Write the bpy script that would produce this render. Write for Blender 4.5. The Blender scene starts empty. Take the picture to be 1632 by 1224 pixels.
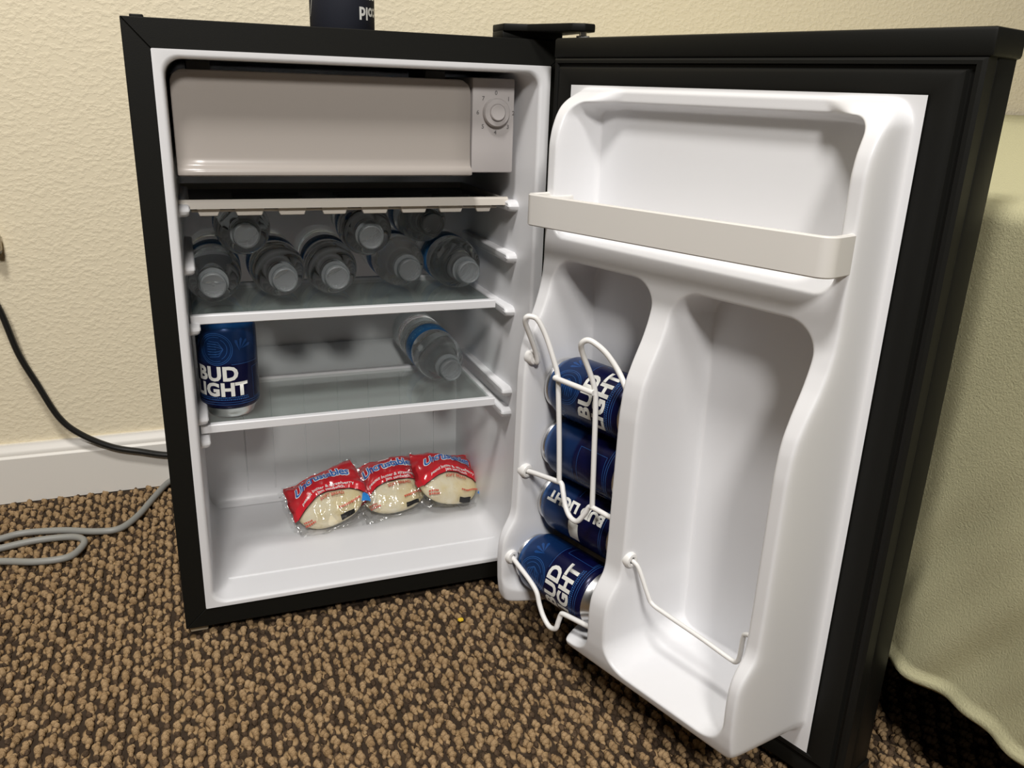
import bpy, bmesh, math, random
import numpy as np
from mathutils import Vector, Matrix

random.seed(7)
rng = np.random.default_rng(7)
SC = bpy.context.scene
COL = SC.collection
PI = math.pi

# ------------------------------------------------------------------ camera
cam_d = bpy.data.cameras.new('camera')
cam = bpy.data.objects.new('camera', cam_d)
COL.objects.link(cam)
FW = Vector((0.34063084, 0.88057472, -0.32948261))
RT = Vector((0.93631249, -0.34953494, 0.03382659))
UP = Vector((0.08537885, 0.32002107, 0.94355549))
CP = Vector((0.04203395, -0.88223133, 0.60130253))
cam.matrix_world = Matrix(((RT.x, UP.x, -FW.x, CP.x), (RT.y, UP.y, -FW.y, CP.y), (RT.z, UP.z, -FW.z, CP.z), (0, 0, 0, 1)))
cam_d.sensor_fit = 'HORIZONTAL'
cam_d.sensor_width = 36.0
cam_d.lens = 1350.67 / 1632 * 36.0
cam_d.clip_start = 0.02
SC.camera = cam

# ------------------------------------------------------------------ light
world = bpy.data.worlds.new('world')
SC.world = world
world.use_nodes = True
world.node_tree.nodes['Background'].inputs[0].default_value = (1.0, 0.93, 0.84, 1)
world.node_tree.nodes['Background'].inputs[1].default_value = 0.05
ld = bpy.data.lights.new('ceiling_lamp_light', 'AREA')
ld.shape = 'DISK'
ld.size = 0.36
ld.energy = 37
ld.color = (1.0, 0.97, 0.935)
lo = bpy.data.objects.new('ceiling_lamp_light', ld)
lo.location = (-0.30, -0.86, 2.40)
lo.rotation_euler = (Vector((0.25, -0.05, 0.10)) - Vector(lo.location)).to_track_quat('-Z', 'Y').to_euler()
COL.objects.link(lo)
ld2 = bpy.data.lights.new('added_fill_light', 'AREA')  # unseen fill light, added to brighten the depth of the fridge
ld2.shape = 'DISK'
ld2.size = 0.40
ld2.energy = 46
ld2.color = (1.0, 0.965, 0.925)
lo2 = bpy.data.objects.new('added_fill_light', ld2)
lo2.location = (-0.25, -2.35, 2.10)
lo2.rotation_euler = (Vector((0.25, 0.1, 0.20)) - Vector(lo2.location)).to_track_quat('-Z', 'Y').to_euler()
COL.objects.link(lo2)
SC.view_settings.view_transform = 'Standard'
SC.view_settings.look = 'None'
SC.view_settings.gamma = 1
SC.view_settings.use_curve_mapping = False
SC.view_settings.exposure = 0.0
SC.cycles.max_bounces = 14
SC.cycles.transparent_max_bounces = 24
SC.cycles.transmission_bounces = 14
SC.cycles.use_denoising = True
SC.cycles.caustics_refractive = True
SC.cycles.caustics_reflective = False
SC.cycles.sample_clamp_indirect = 4.0


# ------------------------------------------------------------------ materials
def mat(name, color, rough=0.5, metal=0.0, spec=0.5, trans=0.0, ior=1.45, coat=0.0, sheen=0.0):
    m = bpy.data.materials.new(name)
    m.use_nodes = True
    b = m.node_tree.nodes['Principled BSDF']
    b.inputs['Base Color'].default_value = (*color, 1)
    b.inputs['Roughness'].default_value = rough
    b.inputs['Metallic'].default_value = metal
    b.inputs['Specular IOR Level'].default_value = spec
    b.inputs['Transmission Weight'].default_value = trans
    b.inputs['IOR'].default_value = ior
    b.inputs['Coat Weight'].default_value = coat
    b.inputs['Sheen Weight'].default_value = sheen
    return m


def nd(m, typ, **kw):
    n = m.node_tree.nodes.new(typ)
    for k, v in kw.items():
        if k in n.inputs:
            n.inputs[k].default_value = v
        else:
            setattr(n, k, v)
    return n


def lk(m, a, b):
    m.node_tree.links.new(a, b)


def bump(m, scale, strength, dist, detail=3, rough=0.55, ramp=None, stretch=None):
    """fine relief from noise in object coordinates"""
    tc = nd(m, 'ShaderNodeTexCoord')
    src = tc.outputs['Object']
    if stretch:
        mp = nd(m, 'ShaderNodeMapping')
        mp.inputs['Scale'].default_value = stretch
        lk(m, src, mp.inputs['Vector'])
        src = mp.outputs['Vector']
    n = nd(m, 'ShaderNodeTexNoise')
    n.inputs['Scale'].default_value = scale
    n.inputs['Detail'].default_value = detail
    n.inputs['Roughness'].default_value = rough
    lk(m, src, n.inputs['Vector'])
    out = n.outputs['Fac']
    if ramp:
        r = nd(m, 'ShaderNodeValToRGB')
        r.color_ramp.elements[0].position = ramp[0]
        r.color_ramp.elements[1].position = ramp[1]
        lk(m, out, r.inputs['Fac'])
        out = r.outputs['Color']
    b = nd(m, 'ShaderNodeBump')
    b.inputs['Strength'].default_value = strength
    b.inputs['Distance'].default_value = dist
    lk(m, out, b.inputs['Height'])
    bs = m.node_tree.nodes['Principled BSDF']
    lk(m, b.outputs['Normal'], bs.inputs['Normal'])
    return n


def vary(m, c1, c2, scale, detail=4, stretch=None):
    """two-tone colour grain in object coordinates"""
    tc = nd(m, 'ShaderNodeTexCoord')
    n = nd(m, 'ShaderNodeTexNoise')
    n.inputs['Scale'].default_value = scale
    n.inputs['Detail'].default_value = detail
    if stretch:
        mp = nd(m, 'ShaderNodeMapping')
        mp.inputs['Scale'].default_value = stretch
        lk(m, tc.outputs['Object'], mp.inputs['Vector'])
        lk(m, mp.outputs['Vector'], n.inputs['Vector'])
    else:
        lk(m, tc.outputs['Object'], n.inputs['Vector'])
    r = nd(m, 'ShaderNodeValToRGB')
    r.color_ramp.elements[0].position = 0.35
    r.color_ramp.elements[1].position = 0.65
    r.color_ramp.elements[0].color = (*c1, 1)
    r.color_ramp.elements[1].color = (*c2, 1)
    lk(m, n.outputs['Fac'], r.inputs['Fac'])
    lk(m, r.outputs['Color'], m.node_tree.nodes['Principled BSDF'].inputs['Base Color'])


def clear_film(name, tint, gloss=0.04, rough=0.03, bump_scale=None):
    """thin clear sheet: straight-through transmission plus a Fresnel reflection"""
    m = bpy.data.materials.new(name)
    m.use_nodes = True
    nt = m.node_tree
    nt.nodes.remove(nt.nodes['Principled BSDF'])
    out = nt.nodes['Material Output']
    t = nd(m, 'ShaderNodeBsdfTransparent')
    t.inputs['Color'].default_value = (*tint, 1)
    g = nd(m, 'ShaderNodeBsdfGlossy')
    g.inputs['Roughness'].default_value = rough
    # Schlick reflectance, the same from both faces of the sheet
    lw = nd(m, 'ShaderNodeLayerWeight')
    lw.inputs['Blend'].default_value = 0.5
    pw = nd(m, 'ShaderNodeMath', operation='POWER')
    pw.inputs[1].default_value = 5.0
    lk(m, lw.outputs['Facing'], pw.inputs[0])
    f = nd(m, 'ShaderNodeMath', operation='MULTIPLY_ADD')
    f.inputs[1].default_value = 1 - gloss
    f.inputs[2].default_value = gloss
    lk(m, pw.outputs[0], f.inputs[0])
    mx = nd(m, 'ShaderNodeMixShader')
    lk(m, f.outputs[0], mx.inputs[0])
    lk(m, t.outputs[0], mx.inputs[1])
    lk(m, g.outputs[0], mx.inputs[2])
    lk(m, mx.outputs[0], out.inputs['Surface'])
    if bump_scale:
        tc = nd(m, 'ShaderNodeTexCoord')
        n = nd(m, 'ShaderNodeTexNoise')
        n.inputs['Scale'].default_value = bump_scale
        lk(m, tc.outputs['Object'], n.inputs['Vector'])
        b = nd(m, 'ShaderNodeBump')
        b.inputs['Strength'].default_value = 0.6
        b.inputs['Distance'].default_value = 0.009
        lk(m, n.outputs['Fac'], b.inputs['Height'])
        lk(m, b.outputs['Normal'], g.inputs['Normal'])
        lk(m, b.outputs['Normal'], lw.inputs['Normal'])
    return m


M_WALL = mat('cream_wall_paint', (0.80, 0.712, 0.52), 0.62, spec=0.35)
bump(M_WALL, 130, 0.22, 0.003, detail=3, rough=0.5, ramp=(0.44, 0.68), stretch=(1.0, 1.0, 1.45))
M_BASE = mat('white_baseboard_paint', (0.76, 0.73, 0.67), 0.4)
M_FLOOR = mat('dark_carpet_backing', (0.045, 0.033, 0.024), 0.95, spec=0.1)
# where the modelled pile stops the same rows of tan and dark loops go on as colour and relief
_tc = nd(M_FLOOR, 'ShaderNodeTexCoord')
_mp = nd(M_FLOOR, 'ShaderNodeMapping')
_mp.inputs['Scale'].default_value = (74.0, 46.0, 1.0)
lk(M_FLOOR, _tc.outputs['Object'], _mp.inputs['Vector'])
_vo = nd(M_FLOOR, 'ShaderNodeTexVoronoi')
_vo.voronoi_dimensions = '2D'
_vo.inputs['Scale'].default_value = 1.0
_vo.inputs['Randomness'].default_value = 0.55
lk(M_FLOOR, _mp.outputs['Vector'], _vo.inputs['Vector'])
_cr = nd(M_FLOOR, 'ShaderNodeValToRGB')
_cr.color_ramp.elements[0].position = 0.20
_cr.color_ramp.elements[0].color = (0.36, 0.24, 0.125, 1)
_cr.color_ramp.elements[1].position = 0.33
_cr.color_ramp.elements[1].color = (0.050, 0.035, 0.024, 1)
lk(M_FLOOR, _vo.outputs['Distance'], _cr.inputs['Fac'])
lk(M_FLOOR, _cr.outputs['Color'], M_FLOOR.node_tree.nodes['Principled BSDF'].inputs['Base Color'])
_bp = nd(M_FLOOR, 'ShaderNodeBump')
_bp.inputs['Distance'].default_value = 0.006
_bp.invert = True
lk(M_FLOOR, _vo.outputs['Distance'], _bp.inputs['Height'])
lk(M_FLOOR, _bp.outputs['Normal'], M_FLOOR.node_tree.nodes['Principled BSDF'].inputs['Normal'])
M_TAN = mat('tan_carpet_yarn', (0.42, 0.28, 0.15), 0.95, spec=0.1)
vary(M_TAN, (0.315, 0.205, 0.105), (0.45, 0.31, 0.172), 60)
bump(M_TAN, 900, 1.0, 0.0016, detail=2)
M_DARK = mat('dark_brown_carpet_yarn', (0.09, 0.06, 0.04), 0.95, spec=0.1)
vary(M_DARK, (0.06, 0.040, 0.026), (0.135, 0.09, 0.056), 120)
bump(M_DARK, 700, 1.0, 0.002, detail=2)

M_BLACK = mat('black_painted_steel', (0.0075, 0.0075, 0.0062), 0.5, spec=0.22)
bump(M_BLACK, 900, 0.12, 0.0006)
M_BLACKG = mat('glossy_black_plastic', (0.008, 0.008, 0.0068), 0.5, spec=0.18)
M_GASKET = mat('black_rubber_gasket', (0.0075, 0.0075, 0.0065), 0.5, spec=0.25)
M_WHITE = mat('white_moulded_plastic', (0.755, 0.757, 0.772), 0.33, spec=0.5)
M_IVORY = mat('ivory_rail_plastic', (0.72, 0.70, 0.665), 0.35)
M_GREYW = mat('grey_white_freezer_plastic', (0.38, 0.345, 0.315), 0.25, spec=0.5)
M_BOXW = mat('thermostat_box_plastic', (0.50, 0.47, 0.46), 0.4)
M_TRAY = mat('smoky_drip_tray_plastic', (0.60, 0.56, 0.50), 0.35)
M_TRAYSHADE = mat('shaded_tray_plastic', (0.10, 0.10, 0.095), 0.35)  # tray plastic with the shade under the freezer put into its colour
M_EVAP = mat('dark_evaporator_metal', (0.05, 0.05, 0.05), 0.5, metal=0.3)
M_WIRE = mat('white_coated_wire', (0.83, 0.82, 0.80), 0.35)
M_STEEL = mat('bright_steel', (0.75, 0.72, 0.66), 0.25, metal=1.0)
M_PRINTG = mat('grey_print', (0.16, 0.15, 0.15), 0.6)
M_GLASS = clear_film('shelf_glass', (0.94, 0.965, 0.955))
_d = nd(M_GLASS, 'ShaderNodeBsdfDiffuse')
_d.inputs['Color'].default_value = (0.36, 0.43, 0.41, 1)
_m = nd(M_GLASS, 'ShaderNodeMixShader')
_m.inputs[0].default_value = 0.14
_o = M_GLASS.node_tree.nodes['Material Output']
_src = _o.inputs['Surface'].links[0].from_socket
lk(M_GLASS, _src, _m.inputs[1])
lk(M_GLASS, _d.outputs[0], _m.inputs[2])
lk(M_GLASS, _m.outputs[0], _o.inputs['Surface'])
M_GLASSEDGE = mat('glass_edge_green', (0.25, 0.42, 0.38), 0.2)
M_WATER = mat('bottled_water', (0.93, 0.97, 0.97), 0.02, trans=1.0, ior=1.33, spec=0.5)
M_CAP = mat('translucent_white_cap', (0.27, 0.29, 0.30), 0.4)
_t = nd(M_CAP, 'ShaderNodeBsdfTransparent')
_t.inputs['Color'].default_value = (0.88, 0.90, 0.90, 1)
_m = nd(M_CAP, 'ShaderNodeMixShader')
_m.inputs[0].default_value = 0.42
lk(M_CAP, _t.outputs[0], _m.inputs[1])
lk(M_CAP, M_CAP.node_tree.nodes['Principled BSDF'].outputs[0], _m.inputs[2])
lk(M_CAP, _m.outputs[0], M_CAP.node_tree.nodes['Material Output'].inputs['Surface'])
M_LABEL = mat('blue_bottle_label', (0.02, 0.16, 0.42), 0.35)
M_LABELT = mat('pale_blue_label_print', (0.16, 0.42, 0.66), 0.4)
M_SILVER = mat('bare_aluminium', (0.72, 0.72, 0.72), 0.30, metal=1.0)
M_LETTER = mat('white_can_print', (0.74, 0.74, 0.70), 0.35)
M_CANLINE = mat('light_blue_can_print', (0.02, 0.09, 0.28), 0.3)
M_CANTINT = mat('mid_blue_can_print', (0.006, 0.050, 0.19), 0.3)
M_NAVY = mat('navy_sleeve_fabric', (0.014, 0.016, 0.026), 0.75)
bump(M_NAVY, 1500, 0.3, 0.0006)
M_CORDB = mat('black_cord_rubber', (0.012, 0.012, 0.011), 0.4)
M_CORDG = mat('grey_cord_rubber', (0.27, 0.27, 0.25), 0.45)
M_FLEECE = mat('pale_green_fleece', (0.50, 0.475, 0.295), 0.92, spec=0.1)
bump(M_FLEECE, 520, 0.5, 0.003, detail=5, rough=0.7)
M_TICK = mat('mattress_ticking', (0.5, 0.48, 0.42), 0.85)
M_BEDB = mat('black_bed_frame', (0.012, 0.012, 0.012), 0.6)
M_BREAD = mat('soft_white_bread', (0.80, 0.67, 0.40), 0.85)
vary(M_BREAD, (0.90, 0.82, 0.62), (0.82, 0.68, 0.38), 42)
M_FILM = clear_film('clear_wrapper_film', (0.96, 0.96, 0.96), gloss=0.09, rough=0.10, bump_scale=70)
M_RED = mat('red_wrapper_print', (0.52, 0.022, 0.03), 0.25, coat=0.5)
M_RED2 = mat('bright_red_band_print', (0.64, 0.016, 0.028), 0.25, coat=0.5)
M_WBLUE = mat('blue_wordmark_print', (0.03, 0.13, 0.45), 0.3)
M_WWHITE = mat('white_wrapper_print', (0.85, 0.85, 0.85), 0.3)
M_REDTXT = mat('red_small_print', (0.62, 0.10, 0.06), 0.4)
M_BLKPRT = mat('black_wrapper_print', (0.012, 0.012, 0.012), 0.4)
M_CYAN = mat('blue_corner_print', (0.03, 0.25, 0.70), 0.3)
M_CRUMB = mat('yellow_crumb', (0.75, 0.50, 0.03), 0.6)
M_PLATE = mat('beige_outlet_plastic', (0.60, 0.51, 0.37), 0.45)

# can body: metallic print, brighter blue crest field above, navy below
M_CAN = mat('blue_can_print', (0.01, 0.02, 0.10), 0.27, metal=0.25, spec=0.4)
_tc = nd(M_CAN, 'ShaderNodeTexCoord')
_sx = nd(M_CAN, 'ShaderNodeSeparateXYZ')
lk(M_CAN, _tc.outputs['Object'], _sx.inputs[0])
_mr = nd(M_CAN, 'ShaderNodeMapRange')
_mr.inputs['From Min'].default_value = 0.0
_mr.inputs['From Max'].default_value = 0.12
lk(M_CAN, _sx.outputs['Z'], _mr.inputs['Value'])
_cr = nd(M_CAN, 'ShaderNodeValToRGB')
_cr.color_ramp.elements[0].position = 0.535
_cr.color_ramp.elements[0].color = (0.003, 0.004, 0.036, 1)
_cr.color_ramp.elements[1].position = 0.56
_cr.color_ramp.elements[1].color = (0.004, 0.019, 0.078, 1)
e = _cr.color_ramp.elements.new(0.86)
e.color = (0.005, 0.028, 0.105, 1)
e = _cr.color_ramp.elements.new(0.90)
e.color = (0.010, 0.085, 0.28, 1)
lk(M_CAN, _mr.outputs['Result'], _cr.inputs['Fac'])
lk(M_CAN, _cr.outputs['Color'], M_CAN.node_tree.nodes['Principled BSDF'].inputs['Base Color'])


# ------------------------------------------------------------------ mesh helpers
class MB:
    def __init__(self):
        self.v, self.f = [], []

    def add(self, verts, faces):
        o = len(self.v)
        self.v.extend([tuple(map(float, p)) for p in verts])
        self.f.extend([tuple(i + o for i in f) for f in faces])
        return self

    def box(self, x0, x1, y0, y1, z0, z1):
        v = [(x, y, z) for x in (x0, x1) for y in (y0, y1) for z in (z0, z1)]
        f = [(0, 1, 3, 2), (4, 6, 7, 5), (0, 4, 5, 1), (2, 3, 7, 6), (0, 2, 6, 4), (1, 5, 7, 3)]
        return self.add(v, f)

    def tube(self, pts, r, seg=10, closed=False, sq=1.0):
        P = [Vector(p) for p in pts]
        n = len(P)
        rings = []
        up = None
        for i, p in enumerate(P):
            if closed:
                t = P[(i + 1) % n] - P[i - 1]
            else:
                t = P[min(i + 1, n - 1)] - P[max(i - 1, 0)]
            t.normalize()
            if up is None:
                a = Vector((0, 0, 1)) if abs(t.z) < 0.9 else Vector((1, 0, 0))
                up = (a - t * a.dot(t)).normalized()
            else:
                up = (up - t * up.dot(t))
                up = up.normalized() if up.length > 1e-6 else Vector((1, 0, 0))
            s = t.cross(up)
            rings.append([p + (up * math.cos(k * 2 * PI / seg) * sq + s * math.sin(k * 2 * PI / seg)) * r for k in range(seg)])
        v = [q for ring in rings for q in ring]
        f = []
        for i in range(n if closed else n - 1):
            j = (i + 1) % n
            for k in range(seg):
                l = (k + 1) % seg
                f.append((i * seg + k, i * seg + l, j * seg + l, j * seg + k))
        if not closed:
            f.append(tuple(range(seg - 1, -1, -1)))
            f.append(tuple((n - 1) * seg + k for k in range(seg)))
        return self.add(v, f)

    def lathe(self, prof, seg=40, axis='z', cap=True):
        """prof: list of (r, h)"""
        v, f = [], []
        for (r, h) in prof:
            for k in range(seg):
                a = k * 2 * PI / seg
                v.append((r * math.cos(a), r * math.sin(a), h))
        for i in range(len(prof) - 1):
            for k in range(seg):
                l = (k + 1) % seg
                f.append((i * seg + k, i * seg + l, (i + 1) * seg + l, (i + 1) * seg + k))
        if cap:
            f.append(tuple(range(seg - 1, -1, -1)))
            f.append(tuple((len(prof) - 1) * seg + k for k in range(seg)))
        return self.add(v, f)

    def loft(self, loops, closed=True, cap0=False, cap1=False):
        n = len(loops[0])
        v = [p for L in loops for p in L]
        f = []
        for i in range(len(loops) - 1):
            for k in range(n if closed else n - 1):
                l = (k + 1) % n
                f.append((i * n + k, i * n + l, (i + 1) * n + l, (i + 1) * n + k))
        if cap0:
            f.append(tuple(range(n - 1, -1, -1)))
        if cap1:
            f.append(tuple((len(loops) - 1) * n + k for k in range(n)))
        return self.add(v, f)

    def prism(self, poly, axis, a0, a1):
        """extrude a closed polygon given in the other two axes"""
        def pt(p, a):
            return {'x': (a, p[0], p[1]), 'y': (p[0], a, p[1]), 'z': (p[0], p[1], a)}[axis]
        n = len(poly)
        v = [pt(p, a0) for p in poly] + [pt(p, a1) for p in poly]
        f = [(k, (k + 1) % n, n + (k + 1) % n, n + k) for k in range(n)]
        f += [tuple(range(n - 1, -1, -1)), tuple(range(n, 2 * n))]
        return self.add(v, f)

    def xf(self, mtx):
        self.v = [tuple(mtx @ Vector(p)) for p in self.v]
        return self


def finish(me, m, smooth=True, angle=40):
    if m:
        me.materials.append(m)
    if smooth:
        me.polygons.foreach_set('use_smooth', [True] * len(me.polygons))
        me.set_sharp_from_angle(angle=math.radians(angle))
    me.update()


def obj(name, mb, m, parent=None, off=(0, 0, 0), smooth=True, angle=40, bevel=0, seg=2, fixn=True):
    """one mesh object; off is subtracted from the vertices (the world place of the parent)"""
    me = bpy.data.meshes.new(name)
    ox, oy, oz = off
    me.from_pydata([(x - ox, y - oy, z - oz) for x, y, z in mb.v], [], mb.f)
    if fixn or bevel:
        bm = bmesh.new()
        bm.from_mesh(me)
        bmesh.ops.recalc_face_normals(bm, faces=bm.faces)
        if bevel:
            es = [e for e in bm.edges if len(e.link_faces) == 2 and e.calc_face_angle(0) > 0.6]
            bmesh.ops.bevel(bm, geom=es, offset=bevel, offset_type='OFFSET', segments=seg, profile=0.5, affect='EDGES', clamp_overlap=True)
        bm.to_mesh(me)
        bm.free()
    finish(me, m, smooth, angle)
    o = bpy.data.objects.new(name, me)
    COL.objects.link(o)
    if parent:
        o.parent = parent
    return o


def grid_obj(name, V, nu, nv, m, parent=None, smooth=True, angle=60, extra=None):
    """V: (nu*nv,3) array -> quad grid object"""
    me = bpy.data.meshes.new(name)
    i = np.arange(nu - 1)[:, None] * nv + np.arange(nv - 1)[None, :]
    F = np.stack([i, i + 1, i + nv + 1, i + nv], -1).reshape(-1, 4)
    raw_mesh(me, np.asarray(V, np.float32), F)
    finish(me, m, smooth, angle)
    o = bpy.data.objects.new(name, me)
    COL.objects.link(o)
    if parent:
        o.parent = parent
    return o


def raw_mesh(me, V, F):
    k = F.shape[1]
    me.vertices.add(len(V))
    me.vertices.foreach_set('co', np.ascontiguousarray(V, np.float32).ravel())
    me.loops.add(F.size)
    me.loops.foreach_set('vertex_index', np.ascontiguousarray(F, np.int32).ravel())
    me.polygons.add(len(F))
    me.polygons.foreach_set('loop_start', np.arange(0, F.size, k, dtype=np.int32))
    me.update(calc_edges=True)
    me.validate()


def tag(o, label, cat, group=None):
    o['label'] = label
    o['category'] = cat
    if group:
        o['group'] = group
    return o


def thing(name, label, cat, loc=(0, 0, 0), group=None):
    o = bpy.data.objects.new(name, None)
    o.empty_display_size = 0.02
    COL.objects.link(o)
    o.location = loc
    return tag(o, label, cat, group)


def struct(o):
    o['kind'] = 'structure'
    return o


def dup(root, label):
    def cp(o, parent):
        c = o.copy()
        COL.objects.link(c)
        c.parent = parent
        for ch in [x for x in ALLCH.get(o.name, [])]:
            cp(ch, c)
        return c
    r = cp(root, None)
    r['label'] = label
    return r


ALLCH = {}


def note_children(root):
    ALLCH[root.name] = list(root.children)
    for c in root.children:
        note_children(c)


def rrect(x0, x1, z0, z1, r, y=None, n=8, z=None):
    """rounded rectangle loop in XZ (at y) or XY (at z)"""
    pts = []
    for cx, cz, a0 in ((x1 - r, z1 - r, 0), (x0 + r, z1 - r, 90), (x0 + r, z0 + r, 180), (x1 - r, z0 + r, 270)):
        for k in range(n + 1):
            a = math.radians(a0 + 90 * k / n)
            px, pz = cx + r * math.cos(a), cz + r * math.sin(a)
            pts.append((px, y, pz) if z is None else (px, pz, z))
    return pts


def spline(pts, n=8):
    """Catmull-Rom through the points"""
    P = [Vector(p) for p in pts]
    out = []
    for i in range(len(P) - 1):
        p0, p1, p2, p3 = P[max(i - 1, 0)], P[i], P[i + 1], P[min(i + 2, len(P) - 1)]
        for k in range(n):
            t = k / n
            out.append(0.5 * ((2 * p1) + (p2 - p0) * t + (2 * p0 - 5 * p1 + 4 * p2 - p3) * t * t + (3 * p1 - p0 - 3 * p2 + p3) * t ** 3))
    out.append(P[-1])
    return out


def text_flat(body, size, bold=0.0, shear=0.0, align='CENTER', space=1.0, xs=1.0):
    """flat lettering -> (verts2d, faces)"""
    cu = bpy.data.curves.new('t', 'FONT')
    cu.body = body
    cu.size = size
    cu.offset = bold
    cu.shear = shear
    cu.align_x = align
    cu.align_y = 'BOTTOM_BASELINE'
    cu.space_character = space
    cu.resolution_u = 3
    o = bpy.data.objects.new('t', cu)
    COL.objects.link(o)
    dg = bpy.context.evaluated_depsgraph_get()
    me = bpy.data.meshes.new_from_object(o.evaluated_get(dg))
    v = [(p.co.x * xs, p.co.y) for p in me.vertices]
    f = [tuple(p.vertices) for p in me.polygons]
    bpy.data.objects.remove(o)
    bpy.data.curves.remove(cu)
    bpy.data.meshes.remove(me)
    return v, f


def wrap_print(name, shapes, fn, m, parent, step=0.003, angle=180, stepv=None):
    """flat shapes (verts2d, faces) cut into strips and laid on the surface fn(u, v)"""
    bm = bmesh.new()
    for v, f in shapes:
        vs = [bm.verts.new((x, y, 0)) for x, y in v]
        for q in f:
            try:
                bm.faces.new([vs[i] for i in q])
            except ValueError:
                pass
    for ax, st in ((0, step), (1, stepv)):
        if not st:
            continue
        lo_ = min(v.co[ax] for v in bm.verts)
        hi_ = max(v.co[ax] for v in bm.verts)
        x = lo_ + st
        while x < hi_:
            no = (1, 0, 0) if ax == 0 else (0, 1, 0)
            co = (x, 0, 0) if ax == 0 else (0, x, 0)
            bmesh.ops.bisect_plane(bm, geom=bm.verts[:] + bm.edges[:] + bm.faces[:], plane_co=co, plane_no=no)
            x += st
    for v in bm.verts:
        v.co = fn(v.co.x, v.co.y)
    me = bpy.data.meshes.new(name)
    bm.to_mesh(me)
    bm.free()
    finish(me, m, True, angle)
    o = bpy.data.objects.new(name, me)
    COL.objects.link(o)
    o.parent = parent
    return o


def shift(s, du, dv, rot=0.0):
    c, sn = math.cos(rot), math.sin(rot)
    return ([(x * c - y * sn + du, x * sn + y * c + dv) for x, y in s[0]], s[1])


def stroke(pts, w, closed=False):
    """polyline ribbon -> (verts2d, faces)"""
    n = len(pts)
    v, f = [], []
    for i in range(n):
        a = pts[i - 1] if (i > 0 or closed) else pts[i]
        b = pts[(i + 1) % n] if (i < n - 1 or closed) else pts[i]
        dx, dy = b[0] - a[0], b[1] - a[1]
        L = math.hypot(dx, dy) or 1
        nx, ny = -dy / L * w / 2, dx / L * w / 2
        v += [(pts[i][0] + nx, pts[i][1] + ny), (pts[i][0] - nx, pts[i][1] - ny)]
    for i in range(n if closed else n - 1):
        j = (i + 1) % n
        f.append((2 * i, 2 * i + 1, 2 * j + 1, 2 * j))
    return v, f


def ring2(cx, cy, r, w, n=40, a0=0, a1=360):
    full = a1 - a0 >= 360
    k = n if full else n + 1
    pts = [(cx + r * math.cos(math.radians(a0 + (a1 - a0) * i / n)), cy + r * math.sin(math.radians(a0 + (a1 - a0) * i / n))) for i in range(k)]
    return stroke(pts, w, full)


def rect2(x0, x1, y0, y1):
    return [(x0, y0), (x1, y0), (x1, y1), (x0, y1)], [(0, 1, 2, 3)]


def sstep(a, b, x):
    t = np.clip((x - a) / (b - a), 0, 1)
    return t * t * (3 - 2 * t)


# ------------------------------------------------------------------ room
W, H, Z0 = 0.445, 0.650, 0.012
WALL_Y = 0.4406
struct(obj('wall_back', MB().box(-1.2, 2.6, WALL_Y, WALL_Y + 0.1, -0.02, 2.5), M_WALL, smooth=False))
FLOOR = struct(obj('floor', MB().box(-1.2, 2.6, -2.6, WALL_Y + 0.1, -0.06, -0.005), M_FLOOR, smooth=False))
bb = [(WALL_Y, -0.004), (WALL_Y - 0.0155, -0.004), (WALL_Y - 0.0155, 0.066), (WALL_Y - 0.014, 0.0685), (WALL_Y - 0.0125, 0.0695),
      (WALL_Y - 0.0125, 0.0725), (WALL_Y - 0.0105, 0.0765), (WALL_Y - 0.0075, 0.0805), (WALL_Y - 0.006, 0.0847), (WALL_Y, 0.0847)]
struct(obj('baseboard_back', MB().prism(bb, 'x', -1.2, 2.6), M_BASE, angle=30))


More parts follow.
